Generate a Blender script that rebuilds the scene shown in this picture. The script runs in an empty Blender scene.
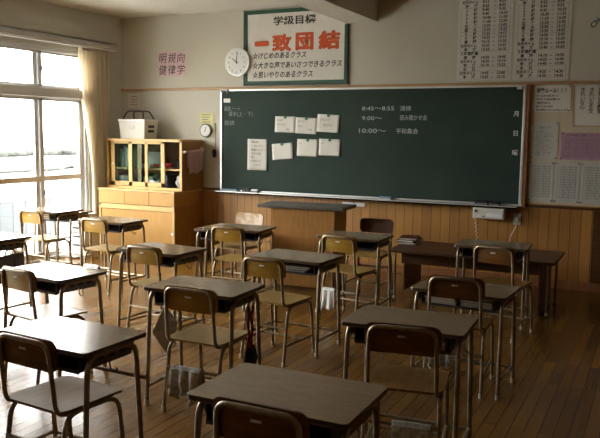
import bpy, bmesh, math, random
from mathutils import Vector, Matrix, noise
random.seed(7)
R = math.radians
C = bpy.context.scene.collection
S = bpy.context.scene

# ------------------------------------------------------------------ camera
cam_data = bpy.data.cameras.new('camera'); cam = bpy.data.objects.new('camera', cam_data); C.objects.link(cam)
cam_data.sensor_fit = 'HORIZONTAL'; cam_data.sensor_width = 36.0
cam_data.lens = 743.16 / 600 * 36.0
cam_data.clip_start = .05; cam_data.clip_end = 400
yaw, pitch, roll = R(26.0484), R(6.6759), R(0.7141)
f_ = Vector((-math.sin(yaw)*math.cos(pitch), math.cos(yaw)*math.cos(pitch), -math.sin(pitch)))
r_ = Vector((math.cos(yaw), math.sin(yaw), 0)); u_ = r_.cross(f_)
r2 = r_*math.cos(roll)+u_*math.sin(roll); u2 = -r_*math.sin(roll)+u_*math.cos(roll)
cam.matrix_world = Matrix.Translation((0, 0, 1.6006)) @ Matrix((r2, u2, -f_)).transposed().to_4x4()
S.camera = cam

# ------------------------------------------------------------------ world, exposure
w = bpy.data.worlds.new('sky'); S.world = w; w.use_nodes = True
bg = w.node_tree.nodes['Background']; bg.inputs['Color'].default_value = (1, .99, .965, 1); bg.inputs['Strength'].default_value = 1.0
S.view_settings.view_transform = 'Standard'; S.view_settings.look = 'None'
S.view_settings.exposure = 4.8; S.view_settings.gamma = 1; S.view_settings.use_curve_mapping = False
S.cycles.use_denoising = True
S.cycles.max_bounces = 8; S.cycles.diffuse_bounces = 5; S.cycles.glossy_bounces = 4; S.cycles.transparent_max_bounces = 16
S.cycles.caustics_reflective = False; S.cycles.caustics_refractive = False
S.cycles.sample_clamp_indirect = 6

D = 8.09; XL = -6.65; XR = 1.5; YB = -1.2; ZC = 3.079     # front wall, window wall, right wall, rear wall, ceiling
WINS = [(5.74, 7.40), (4.02, 5.68), (2.30, 3.96)]
for (a, b) in WINS:                                          # sampling portals in the window openings: guide the sky light, give none of their own
    L = bpy.data.lights.new('window_portal', 'AREA'); L.shape = 'RECTANGLE'; L.size = 2.56; L.size_y = b-a
    o = bpy.data.objects.new('window_portal', L); C.objects.link(o)
    o.location = (XL-.13, (a+b)/2, 1.28); o.rotation_euler = (0, R(-90), 0)
    L.cycles.is_portal = True

# ------------------------------------------------------------------ materials
def mat(name, col, rough=.5, metal=0, spec=.5, var=0, vscale=6, bump=0, bscale=60, stretch=(1, 1, 1), col2=None, coat=0):
    m = bpy.data.materials.new(name); m.use_nodes = True
    nt = m.node_tree; b = nt.nodes['Principled BSDF']
    b.inputs['Base Color'].default_value = (*col, 1); b.inputs['Roughness'].default_value = rough
    b.inputs['Metallic'].default_value = metal; b.inputs['Specular IOR Level'].default_value = spec
    b.inputs['Coat Weight'].default_value = coat
    if var or bump:
        tc = nt.nodes.new('ShaderNodeTexCoord'); mp = nt.nodes.new('ShaderNodeMapping'); mp.inputs['Scale'].default_value = stretch
        nt.links.new(tc.outputs['Object'], mp.inputs['Vector'])
    if var:
        n = nt.nodes.new('ShaderNodeTexNoise'); n.inputs['Scale'].default_value = vscale; n.inputs['Detail'].default_value = 5
        nt.links.new(mp.outputs[0], n.inputs['Vector'])
        mx = nt.nodes.new('ShaderNodeMix'); mx.data_type = 'RGBA'
        c2 = col2 or tuple(c*(1-var) for c in col)
        mx.inputs[6].default_value = (*col, 1); mx.inputs[7].default_value = (*c2, 1)
        cr = nt.nodes.new('ShaderNodeMapRange'); cr.inputs[1].default_value = .35; cr.inputs[2].default_value = .65
        nt.links.new(n.outputs['Fac'], cr.inputs[0]); nt.links.new(cr.outputs[0], mx.inputs[0]); nt.links.new(mx.outputs[2], b.inputs['Base Color'])
    if bump:
        n2 = nt.nodes.new('ShaderNodeTexNoise'); n2.inputs['Scale'].default_value = bscale; n2.inputs['Detail'].default_value = 4
        nt.links.new(mp.outputs[0], n2.inputs['Vector'])
        bp = nt.nodes.new('ShaderNodeBump'); bp.inputs['Strength'].default_value = bump; bp.inputs['Distance'].default_value = .01
        nt.links.new(n2.outputs['Fac'], bp.inputs['Height']); nt.links.new(bp.outputs[0], b.inputs['Normal'])
    return m

def plank_mat(name, c1, c2, cgap, width, length, axis, rough, gap=.0015, grain=.35, bumpy=.3, spec=.5, rvar=.1):
    """boards running along `axis` ('Y' on the floor, 'Z' on the wall) with per-board tint and grain"""
    m = bpy.data.materials.new(name); m.use_nodes = True; nt = m.node_tree; b = nt.nodes['Principled BSDF']; Lk = nt.links.new
    tc = nt.nodes.new('ShaderNodeTexCoord'); sp = nt.nodes.new('ShaderNodeSeparateXYZ'); Lk(tc.outputs['Object'], sp.inputs[0])
    cb = nt.nodes.new('ShaderNodeCombineXYZ'); Lk(sp.outputs[axis], cb.inputs[0]); Lk(sp.outputs['X'], cb.inputs[1])
    br = nt.nodes.new('ShaderNodeTexBrick'); br.offset = .37; br.offset_frequency = 2; br.squash = 1
    br.inputs['Scale'].default_value = 1; br.inputs['Brick Width'].default_value = length; br.inputs['Row Height'].default_value = width
    br.inputs['Mortar Size'].default_value = gap; br.inputs['Mortar Smooth'].default_value = .2; br.inputs['Bias'].default_value = 0
    br.inputs['Color1'].default_value = (0, 0, 0, 1); br.inputs['Color2'].default_value = (1, 1, 1, 1); br.inputs['Mortar'].default_value = (.5, .5, .5, 1)
    Lk(cb.outputs[0], br.inputs['Vector'])
    mp = nt.nodes.new('ShaderNodeMapping'); mp.inputs['Scale'].default_value = (2.2, 55, 1); Lk(cb.outputs[0], mp.inputs[0])
    n = nt.nodes.new('ShaderNodeTexNoise'); n.inputs['Scale'].default_value = 1; n.inputs['Detail'].default_value = 6; n.inputs['Distortion'].default_value = .6; Lk(mp.outputs[0], n.inputs['Vector'])
    mix = nt.nodes.new('ShaderNodeMix'); mix.data_type = 'RGBA'; mix.inputs[6].default_value = (*c1, 1); mix.inputs[7].default_value = (*c2, 1)
    ad = nt.nodes.new('ShaderNodeMath'); ad.operation = 'MULTIPLY_ADD'; ad.inputs[1].default_value = grain*2
    rgb = nt.nodes.new('ShaderNodeRGBToBW'); Lk(br.outputs['Color'], rgb.inputs[0])
    Lk(n.outputs['Fac'], ad.inputs[0]); 
    sb = nt.nodes.new('ShaderNodeMath'); sb.operation = 'MULTIPLY_ADD'; sb.inputs[1].default_value = 1-grain; sb.inputs[2].default_value = -grain*.5; Lk(rgb.outputs[0], sb.inputs[0])
    Lk(sb.outputs[0], ad.inputs[2]); cl = nt.nodes.new('ShaderNodeClamp'); Lk(ad.outputs[0], cl.inputs[0]); Lk(cl.outputs[0], mix.inputs[0])
    mg = nt.nodes.new('ShaderNodeMix'); mg.data_type = 'RGBA'; mg.inputs[7].default_value = (*cgap, 1)
    Lk(br.outputs['Fac'], mg.inputs[0]); Lk(mix.outputs[2], mg.inputs[6]); Lk(mg.outputs[2], b.inputs['Base Color'])
    rr = nt.nodes.new('ShaderNodeMath'); rr.operation = 'MULTIPLY_ADD'; rr.inputs[1].default_value = rvar; rr.inputs[2].default_value = rough
    Lk(n.outputs['Fac'], rr.inputs[0]); Lk(rr.outputs[0], b.inputs['Roughness'])
    bp = nt.nodes.new('ShaderNodeBump'); bp.inputs['Strength'].default_value = bumpy; bp.inputs['Distance'].default_value = .004; bp.invert = True
    Lk(br.outputs['Fac'], bp.inputs['Height']); Lk(bp.outputs[0], b.inputs['Normal'])
    b.inputs['Specular IOR Level'].default_value = spec
    return m

M = {}
M['plaster'] = mat('plaster', (.60, .575, .49), .9, var=.06, vscale=1.5, bump=.05, bscale=90)
M['ceiling'] = mat('ceiling', (.74, .725, .65), .95, var=.04, vscale=3, bump=.06, bscale=120)
M['floor'] = plank_mat('floor_planks', (.24, .115, .020), (.10, .046, .008), (.02, .010, .004), .075, 1.35, 'Y', .19, gap=.002, spec=.32)
M['wainscot'] = plank_mat('wainscot_boards', (.45, .225, .048), (.27, .12, .026), (.07, .025, .008), .105, 4.0, 'Z', .42, gap=.003, grain=.45)
M['darkwood'] = mat('dark_wood', (.11, .045, .014), .4, var=.4, vscale=3, stretch=(1, 1, 14))
M['trimwood'] = mat('trim_wood', (.50, .31, .15), .45, var=.2, vscale=4, stretch=(1, 12, 12))
M['redwood'] = mat('reddish_wood', (.33, .14, .05), .45, var=.3, vscale=3, stretch=(10, 10, 1))
M['cabwood'] = mat('cabinet_wood', (.45, .235, .052), .42, var=.16, vscale=5, stretch=(9, 9, 1))
M['cabpale'] = mat('cabinet_pale_wood', (.57, .37, .13), .42, var=.12, vscale=5, stretch=(2, 2, 12))
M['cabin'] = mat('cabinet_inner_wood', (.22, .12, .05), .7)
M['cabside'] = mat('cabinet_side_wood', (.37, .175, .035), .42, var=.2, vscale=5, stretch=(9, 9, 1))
M['lectwood'] = mat('lectern_wood', (.42, .20, .05), .42, var=.22, vscale=4, stretch=(10, 10, 1))
M['lecttop'] = mat('lectern_top_grey', (.13, .115, .10), .35, var=.15, vscale=8)
M['laminate'] = mat('desk_laminate', (.27, .195, .115), .20, var=.2, vscale=5, stretch=(2.2, 30, 30), spec=.6)
M['lamedge'] = mat('desk_edge', (.06, .035, .022), .45)
M['tray'] = mat('tray_steel', (.045, .043, .045), .5, metal=.3)
M['panel'] = mat('panel_steel', (.15, .125, .095), .45, metal=.3)
M['trayred'] = mat('tray_maroon', (.10, .02, .02), .5)
M['steel'] = mat('frame_steel', (.34, .27, .18), .30, metal=.6, var=.25, vscale=30)
M['cap'] = mat('foot_cap_rubber', (.62, .56, .44), .7)
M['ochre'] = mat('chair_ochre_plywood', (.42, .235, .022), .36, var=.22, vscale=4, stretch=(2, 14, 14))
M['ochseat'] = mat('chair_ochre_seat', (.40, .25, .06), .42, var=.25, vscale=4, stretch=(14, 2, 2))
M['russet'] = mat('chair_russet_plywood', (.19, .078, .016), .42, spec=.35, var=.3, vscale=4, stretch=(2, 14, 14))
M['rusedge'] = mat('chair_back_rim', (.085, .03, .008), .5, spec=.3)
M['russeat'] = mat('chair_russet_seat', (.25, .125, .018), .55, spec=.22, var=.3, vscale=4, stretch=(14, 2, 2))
M['peel'] = mat('peeling_plywood', (.45, .27, .12), .6, var=.9, vscale=14, col2=(.62, .52, .42))
M['alu'] = mat('aluminium', (.72, .72, .70), .4, metal=.6)
M['sash'] = mat('window_sash', (.60, .59, .58), .5, metal=.1)
M['sashpale'] = mat('window_sill_pale', (.72, .64, .52), .5)
M['pelmet'] = mat('pelmet_grey', (.44, .44, .42), .7)
M['white'] = mat('white_plastic', (.78, .78, .76), .45)
M['cream'] = mat('cream_plastic', (.62, .60, .54), .45)
M['paper'] = mat('paper', (.72, .70, .65), .9, var=.05, vscale=12)
M['papergrey'] = mat('paper_grey', (.58, .57, .53), .9, var=.08, vscale=14)
M['paperpink'] = mat('paper_pink', (.70, .50, .52), .9, var=.06, vscale=8)
M['papermag'] = mat('paper_magenta', (.52, .30, .42), .9, var=.15, vscale=30)
M['paperyel'] = mat('paper_yellow', (.72, .68, .36), .9, var=.1, vscale=20)
M['ink'] = mat('ink', (.015, .015, .018), .8)
M['inkgrey'] = mat('ink_grey', (.16, .16, .16), .8)
M['inkred'] = mat('ink_red', (.45, .06, .05), .8)
M['orange'] = mat('poster_orange', (.58, .085, .018), .7)
M['green'] = mat('poster_green', (.015, .075, .04), .6)
M['board'] = mat('board_green', (.022, .042, .033), .7, var=.25, vscale=1.2, col2=(.031, .052, .042), spec=.2)
M['chalk'] = mat('chalk', (.50, .52, .50), .95)
M['chalkdim'] = mat('chalk_faint', (.27, .31, .28), .95)
M['magnet'] = mat('magnet_green', (.02, .17, .10), .4)
M['black'] = mat('black_plastic', (.014, .014, .015), .45)
M['bluish'] = mat('blue_plastic', (.16, .30, .45), .5)
M['bulletin'] = mat('bulletin_cork_cloth', (.62, .54, .40), .95, var=.08, vscale=60)
M['greypouch'] = mat('pouch_grey', (.68, .65, .60), .9, bump=.2, bscale=200)
M['greycloth'] = mat('cloth_grey_pattern', (.74, .76, .74), .95, var=.5, vscale=45, bump=.4, bscale=120)
M['whitecloth'] = mat('cloth_white', (.78, .77, .74), .95, bump=.3, bscale=120)
M['pinkcloth'] = mat('cloth_pink', (.52, .34, .32), .95, bump=.4, bscale=120)
M['redcloth'] = mat('cloth_red', (.30, .012, .018), .9, bump=.3, bscale=90)
M['navycloth'] = mat('cloth_navy', (.02, .02, .035), .9)
M['darkgrey'] = mat('bag_dark_grey', (.09, .085, .085), .85, bump=.2, bscale=200)
M['beigecloth'] = mat('cloth_beige', (.60, .50, .38), .95, bump=.4, bscale=60)
M['booktan'] = mat('book_cover_tan', (.40, .36, .31), .7, var=.35, vscale=25)
M['bookred'] = mat('book_cover_red', (.20, .05, .03), .6)
M['bookblue'] = mat('book_cover_blue', (.14, .20, .27), .6)
M['bookdark'] = mat('book_cover_dark', (.05, .05, .07), .6)
M['pinkbag'] = mat('pouch_pink', (.45, .12, .14), .7)
M['bagwhite'] = mat('plastic_bag_white', (.75, .74, .72), .35, bump=.4, bscale=40)
M['cord'] = mat('cord_cream', (.62, .52, .40), .6)
M['hedge'] = mat('hedge_leaf', (.04, .045, .04), .9, var=.4, vscale=3)
M['leaf'] = mat('tree_leaf', (.06, .13, .03), .8, var=.5, vscale=1.5)
M['bark'] = mat('tree_bark', (.08, .06, .04), .9)
M['ground'] = mat('ground_pale', (.50, .49, .46), .95, var=.15, vscale=.2)
M['fence'] = mat('fence_pale_blue', (.046, .054, .060), .7)
def curtain_mat():
    m = bpy.data.materials.new('curtain_cloth'); m.use_nodes = True; nt = m.node_tree; b = nt.nodes['Principled BSDF']
    b.inputs['Base Color'].default_value = (.86, .77, .62, 1); b.inputs['Roughness'].default_value = .95
    t = nt.nodes.new('ShaderNodeBsdfTranslucent'); t.inputs['Color'].default_value = (.92, .87, .77, 1)
    mx = nt.nodes.new('ShaderNodeMixShader'); mx.inputs[0].default_value = .52
    out = nt.nodes['Material Output']; nt.links.new(b.outputs[0], mx.inputs[1]); nt.links.new(t.outputs[0], mx.inputs[2]); nt.links.new(mx.outputs[0], out.inputs[0])
    return m
M['curtain'] = curtain_mat()
def glass_mat(name, tint):
    m = bpy.data.materials.new(name); m.use_nodes = True; nt = m.node_tree; out = nt.nodes['Material Output']; nt.nodes.remove(nt.nodes['Principled BSDF'])
    t = nt.nodes.new('ShaderNodeBsdfTransparent'); t.inputs[0].default_value = (*tint, 1)
    g = nt.nodes.new('ShaderNodeBsdfGlossy'); g.inputs['Roughness'].default_value = .0; g.inputs['Color'].default_value = (1, 1, 1, 1)
    lw_ = nt.nodes.new('ShaderNodeLayerWeight'); lw_.inputs[0].default_value = .5          # Schlick reflectance of a thin pane
    pw = nt.nodes.new('ShaderNodeMath'); pw.operation = 'POWER'; pw.inputs[1].default_value = 5; nt.links.new(lw_.outputs['Facing'], pw.inputs[0])
    fr = nt.nodes.new('ShaderNodeMath'); fr.operation = 'MULTIPLY_ADD'; fr.inputs[1].default_value = .95; fr.inputs[2].default_value = .04; nt.links.new(pw.outputs[0], fr.inputs[0])
    mx = nt.nodes.new('ShaderNodeMixShader'); nt.links.new(fr.outputs[0], mx.inputs[0]); nt.links.new(t.outputs[0], mx.inputs[1]); nt.links.new(g.outputs[0], mx.inputs[2]); nt.links.new(mx.outputs[0], out.inputs[0])
    return m
M['glass'] = glass_mat('window_glass', (.96, .97, .97))
M['cabglass'] = glass_mat('cabinet_glass', (.72, .76, .76))

# ------------------------------------------------------------------ mesh helpers
def obj(name, bm, m, parent=None, smooth=False, loc=None):
    me = bpy.data.meshes.new(name)
    bmesh.ops.recalc_face_normals(bm, faces=bm.faces[:])
    bm.to_mesh(me); bm.free()
    for mm in (m if isinstance(m, (list, tuple)) else [m]): me.materials.append(mm)
    if smooth:
        for p in me.polygons: p.use_smooth = True
        try: me.set_sharp_from_angle(angle=R(40))
        except Exception: pass
    o = bpy.data.objects.new(name, me); C.objects.link(o)
    if parent: o.parent = parent
    if loc: o.location = loc
    return o
def tag(o, label, cat, group=None):
    o['label'] = label; o['category'] = cat
    if group: o['group'] = group
    return o
def thing(name, label, cat, loc=(0, 0, 0), rz=0, group=None):
    o = bpy.data.objects.new(name, None); C.objects.link(o); o.empty_display_size = .1
    o.location = loc; o.rotation_euler = (0, 0, rz)
    return tag(o, label, cat, group)
def struct(name, bm, m, parent=None, smooth=False):
    o = obj(name, bm, m, parent, smooth)
    if not parent: o['kind'] = 'structure'
    return o
def box(bm, x0, x1, y0, y1, z0, z1, bev=0, mi=0):
    v = [bm.verts.new(p) for p in ((x0, y0, z0), (x1, y0, z0), (x1, y1, z0), (x0, y1, z0), (x0, y0, z1), (x1, y0, z1), (x1, y1, z1), (x0, y1, z1))]
    fs = [bm.faces.new([v[i] for i in q]) for q in ((0, 3, 2, 1), (4, 5, 6, 7), (0, 1, 5, 4), (1, 2, 6, 5), (2, 3, 7, 6), (3, 0, 4, 7))]
    for f in fs: f.material_index = mi
    if bev:
        es = list({e for f in fs for e in f.edges})
        bmesh.ops.bevel(bm, geom=es, offset=bev, segments=2, affect='EDGES', profile=.5)
    return fs
def B(*a, **k):
    bm = bmesh.new(); box(bm, *a, **k); return bm
def Bs(lst, bev=0):
    bm = bmesh.new()
    for q in lst: box(bm, *q, bev=bev)
    return bm
def prism(bm, pts, z0, z1, axis='Z', mi=0, side_mi=None, bev=0):
    """pts 2-D outline extruded between z0 and z1 along an axis"""
    def P(p, z): return (p[0], p[1], z) if axis == 'Z' else (p[0], z, p[1]) if axis == 'Y' else (z, p[0], p[1])
    a = [bm.verts.new(P(p, z0)) for p in pts]; b = [bm.verts.new(P(p, z1)) for p in pts]
    f1 = bm.faces.new(a); f2 = bm.faces.new(b); f1.material_index = f2.material_index = mi
    n = len(pts); sides = []
    for i in range(n):
        f = bm.faces.new((a[i], a[(i+1) % n], b[(i+1) % n], b[i])); f.material_index = mi if side_mi is None else side_mi; sides.append(f)
    if bev:
        es = list(set(f1.edges) | set(f2.edges)); bmesh.ops.bevel(bm, geom=es, offset=bev, segments=2, affect='EDGES', profile=.5)
def rrect(w, h, r, n=5, cx=0, cy=0):
    out = []
    for (sx, sy, a0) in ((1, 1, 0), (-1, 1, 90), (-1, -1, 180), (1, -1, 270)):
        for i in range(n+1):
            a = R(a0+90*i/n); out.append((cx+sx*(w/2-r)+r*math.cos(a), cy+sy*(h/2-r)+r*math.sin(a)))
    return out
def circle(r, n=24, cx=0, cy=0): return [(cx+r*math.cos(2*math.pi*i/n), cy+r*math.sin(2*math.pi*i/n)) for i in range(n)]
def fillet(pts, r, n=5):
    pts = [Vector(p) for p in pts]; out = [pts[0]]
    for i in range(1, len(pts)-1):
        p, a, b = pts[i], pts[i-1], pts[i+1]
        d1 = (a-p); d2 = (b-p); l = min(r, d1.length*.48, d2.length*.48)
        s, e = p+d1.normalized()*l, p+d2.normalized()*l
        for k in range(n+1):
            t = k/n; out.append(s*(1-t)**2+p*2*t*(1-t)+e*t*t)
    out.append(pts[-1]); return out
def tube(bm, pts, r, seg=8, rfun=None):
    pts = [Vector(p) for p in pts]; n = len(pts); rings = []; prev = None
    for i in range(n):
        t = (pts[min(i+1, n-1)]-pts[max(i-1, 0)]).normalized()
        if prev is None:
            up = Vector((0, 0, 1)) if abs(t.z) < .9 else Vector((1, 0, 0)); a = t.cross(up).normalized()
        else: a = (prev-t*prev.dot(t)).normalized()
        prev = a; b = t.cross(a); rr = rfun(i/(n-1)) if rfun else r
        rings.append([bm.verts.new(pts[i]+(a*math.cos(2*math.pi*k/seg)+b*math.sin(2*math.pi*k/seg))*rr) for k in range(seg)])
    for i in range(n-1):
        for k in range(seg): bm.faces.new((rings[i][k], rings[i][(k+1) % seg], rings[i+1][(k+1) % seg], rings[i+1][k]))
    bm.faces.new(rings[0][::-1]); bm.faces.new(rings[-1])
def T(pts, r, seg=8, rfun=None):
    bm = bmesh.new(); tube(bm, pts, r, seg, rfun); return bm
def text_into(bm, s, x, z, size, y, align='LEFT', bold=0, sx=1, depth=.001, rot=0, shear=0, vertical=False, fit=None):
    """lettering standing on a wall plane facing -Y at depth y; (x, z) baseline point"""
    c = bpy.data.curves.new('letters', 'FONT'); c.body = s; c.size = size; c.resolution_u = 2; c.offset = bold*size; c.shear = shear
    c.align_x = align; c.extrude = depth/2
    if vertical: c.body = '\n'.join(s); c.space_line = .86
    if fit: c.align_x = 'LEFT'
    o = bpy.data.objects.new('letters', c); C.objects.link(o)
    dg = bpy.context.evaluated_depsgraph_get(); me = bpy.data.meshes.new_from_object(o.evaluated_get(dg))
    bpy.data.objects.remove(o); bpy.data.curves.remove(c)
    if fit:      # (x0, x1, z0, z1): the box the lettering fills
        a0 = min(v.co.x for v in me.vertices); a1 = max(v.co.x for v in me.vertices); b0 = min(v.co.y for v in me.vertices); b1 = max(v.co.y for v in me.vertices)
        for v in me.vertices: v.co.x = (v.co.x-a0)/(a1-a0)*(fit[1]-fit[0]); v.co.y = (v.co.y-b0)/(b1-b0)*(fit[3]-fit[2])
        x, z = fit[0], fit[2]
    ca, sa = math.cos(rot), math.sin(rot)
    for v in me.vertices:
        px, pz = v.co.x*sx, v.co.y; v.co = (x+px*ca-pz*sa, y-v.co.z, z+px*sa+pz*ca)
    bm.from_mesh(me); bpy.data.meshes.remove(me)

# ------------------------------------------------------------------ the room
struct('floor', B(XL-.2, XR, YB, D, -.1, 0), M['floor'])
struct('ceiling', B(XL-.2, XR, YB, D, ZC, ZC+.1), M['ceiling'])
struct('wall_front', B(XL-.2, XR, D, D+.12, 0, ZC), M['plaster'])
struct('wall_right', B(XR, XR+.12, YB, D, 0, ZC), M['darkwood'])  # out of view; finished dark so the daylight falls off to the right
struct('wall_rear', B(XL-.2, XR, YB-.12, YB, 0, ZC), M['plaster'])
lw = [(XL-.2, XL, YB, D, 2.56, ZC)]
ys = [YB]+[v for ab in reversed(WINS) for v in ab]+[D]
for i in range(0, len(ys), 2): lw.append((XL-.2, XL, ys[i], ys[i+1], 0, 2.56))
struct('wall_left', Bs(lw), M['plaster'])
struct('ceiling_beam', B(-3.37, -3.005, YB, D, 2.845, ZC), M['ceiling'])
# wainscot, mouldings, baseboard on the front wall
struct('trim_1', B(XL, -.62, D-.018, D, .1, .845), M['wainscot'])
struct('trim_2', B(XL, XR, D-.035, D, 2.118, 2.148, bev=.004), M['trimwood'])
struct('trim_3', B(XL, XR, D-.03, D, .845, .875, bev=.004), M['darkwood'])
struct('baseboard_front', B(XL, XR, D-.028, D, 0, .1, bev=.004), M['redwood'])
struct('trim_4', B(-.615, .4, D-.04, D, .1, .845), M['darkwood'])
struct('trim_5', B(-5.42, -5.12, D-.030, D, .1, .845), M['redwood'])
struct('baseboard_right', B(XR-.02, XR, YB, D, 0, .1), M['redwood'])
struct('trim_6', B(XR-.02, XR, YB, D, .1, .95), M['darkwood'])
struct('trim_7', B(XL, XR, YB, YB+.02, .0, 1.9), M['darkwood'])  # out of view behind the camera, kept dark to cut bounced light
# windows: transom lights over full-height sliding sashes
def window(i, y0, y1):
    x0, x1 = XL-.11, XL-.02
    root = struct(f'window_{i}', Bs([(x0, x1, y0, y1, 2.52, 2.56), (x0, x1, y0, y1, 1.965, 2.095), (x0, x1, y0, y1, 0, .05), (x0, x1, y0, y0+.035, 0, 2.56), (x0, x1, y1-.035, y1, 0, 2.56)], bev=.003), M['sash'])
    ym = (y0+y1)/2+.045
    for k, (a, b) in enumerate(((y0+.035, ym+.055), (ym-.055, y1-.035))):
        xs = XL-.075 if k else XL-.045
        for (z0, z1, mid) in ((2.095, 2.52, None), (.05, 1.965, 1.005)):
            q = [(xs-.014, xs+.014, a, a+.06, z0, z1), (xs-.014, xs+.014, b-.06, b, z0, z1), (xs-.014, xs+.014, a, b, z0, z0+.03), (xs-.014, xs+.014, a, b, z1-.03, z1)]
            if z0 < 1: q[2] = (xs-.014, xs+.014, a, b, z0, z0+.07)
            s_ = obj('sash', Bs(q, bev=.002), M['sash'], root)
            if mid: obj('sash_rail', B(xs-.016, xs+.016, a+.035, b-.035, mid-.033, mid+.033, bev=.003), M['sashpale'], s_)
            obj('pane', B(xs-.002, xs+.002, a+.03, b-.03, z0+.03, z1-.03), M['glass'], s_)
            if k == 0:
                zc = (z0+z1)/2 if z0 > 1 else .83
                obj('latch', Bs([(xs+.014, xs+.032, b-.03, b-.008, zc-.03, zc+.03), (xs+.03, xs+.042, b-.024, b-.014, zc-.005, zc+.04)], bev=.003), M['inkgrey'], s_)
    return root
for i, (a, b) in enumerate(WINS): window(i+1, a, b)
struct('trim_8', B(XL, XL+.05, 5.3, 7.45, 2.095-.12, 2.09, bev=.004), M['sash'])
struct('baseboard_left', B(XL, XL+.02, 7.4, D, 0, .1), M['redwood'])
# curtain pelmet and rail along the window wall
pel = thing('curtain_pelmet', 'long grey box pelmet above the windows with a white curtain rail', 'pelmet', (0, 0, 0))
obj('board', Bs([(XL+.13, XL+.15, -1.0, 7.83, 2.63, 2.705), (XL, XL+.15, -1.0, 7.83, 2.69, 2.705), (XL, XL+.15, 7.815, 7.83, 2.63, 2.705)]), M['pelmet'], pel)
obj('rail', B(XL+.105, XL+.13, -1.0, 7.8, 2.605, 2.632, bev=.003), M['white'], pel)

def curtain():
    bm = bmesh.new(); nu, nv = 150, 44; rows = []
    for j in range(nv+1):
        t = j/nv; z = 2.604-t*2.49
        g = max(0, min(1, (t-.05)/.60)); g = g*g*(3-2*g)
        y0 = 7.16+.22*g; y1 = 7.70-.03*g
        row = []
        for i in range(nu+1):
            u = i/nu; y = y0+(y1-y0)*u
            amp = (.050+.008*math.sin(5*u+2*t))*(1-.45*g)
            x = XL+.080-.012*g+amp*math.sin(2*math.pi*6.5*u+.6*math.sin(3*t+u*4))+.006*math.sin(23*u+9*t)
            row.append(bm.verts.new((x, y, z+.004*math.sin(40*u))))
        rows.append(row)
    for j in range(nv):
        for i in range(nu): bm.faces.new((rows[j][i], rows[j][i+1], rows[j+1][i+1], rows[j+1][i]))
    o = obj('curtain', bm, M['curtain'], smooth=True)
    md = o.modifiers.new('thickness', 'SOLIDIFY'); md.thickness = .0025
    return o
tag(curtain(), 'cream curtain drawn aside at the corner beside the wooden cabinet', 'curtain')

# ------------------------------------------------------------------ blackboard and what hangs on it
bb = thing('blackboard', 'long dark green chalkboard on the front wall with chalk writing', 'blackboard', (0, D, 0))
x0, x1, z0, z1 = -5.065, -1.325, .855, 2.117
obj('surface', B(x0+.015, x1-.03, -.045, -.02, z0+.01, z1-.015), M['board'], bb)
obj('frame', Bs([(x0, x0+.028, -.06, -.002, z0, z1), (x1-.036, x1-.008, -.06, -.002, z0, z1), (x0, x1, -.06, -.002, z1-.022, z1), (x0, x1, -.06, -.002, z0-.005, z0+.014)], bev=.003), M['alu'], bb)
obj('wooden_edge', Bs([(x1-.008, x1+.03, -.055, -.002, z0-.02, z1)], bev=.003), M['redwood'], bb)
obj('chalk_tray', Bs([(x0-.02, x1-.04, -.14, -.002, z0-.03, z0-.012), (x0-.02, x1-.04, -.14, -.133, z0-.03, z0-.003)], bev=.002), M['lamedge'], bb)
obj('tray_lip', B(x0-.02, x1-.04, -.142, -.139, z0-.014, z0-.004), M['alu'], bb)
obj('clip', Bs([(-5.045, -4.985, -.072, -.045, 2.075, 2.108), (-4.965, -4.935, -.075, -.045, 2.065, 2.115)], bev=.004), M['inkgrey'], bb)
obj('clip', B(-1.43, -1.375, -.072, -.045, 2.07, 2.112, bev=.004), M['alu'], bb)
bm = bmesh.new(); yy = -.0455
def tf(t, *fit, **k): text_into(bm, t, 0, 0, .1, k.pop('y', yy), fit=fit, **k)
tf('8:45～8:55', -3.158, -2.773, 1.855, 1.90); tf('清掃', -2.702, -2.575, 1.85, 1.905)
tf('9:00～', -3.156, -2.913, 1.745, 1.79); tf('読み聞かせ会', -2.70, -2.388, 1.745, 1.805)
tf('10:00～', -3.189, -2.861, 1.60, 1.65); tf('平和集会', -2.742, -2.486, 1.595, 1.655)
obj('chalk_writing', bm, M['chalk'], bb)
bm = bmesh.new()
tf('宿題ノート', -5.01, -4.78, 1.85, 1.91); tf('漢字(上・下)', -4.95, -4.60, 1.775, 1.845); tf('音読', -5.01, -4.86, 1.675, 1.735)
obj('chalk_notes', bm, M['chalkdim'], bb)
for s, zc in (('月', 1.805), ('日', 1.602), ('曜', 1.40)):
    bm = bmesh.new(); text_into(bm, s, -1.425, zc-.01, .062, yy-.004, align='CENTER', bold=.02, depth=.003); obj('date_letter', bm, M['white'], bb)
tg = B(-5.015, -4.92, -.052, -.045, 1.955, 2.005, bev=.002); obj('name_plate', tg, M['white'], bb)

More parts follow.
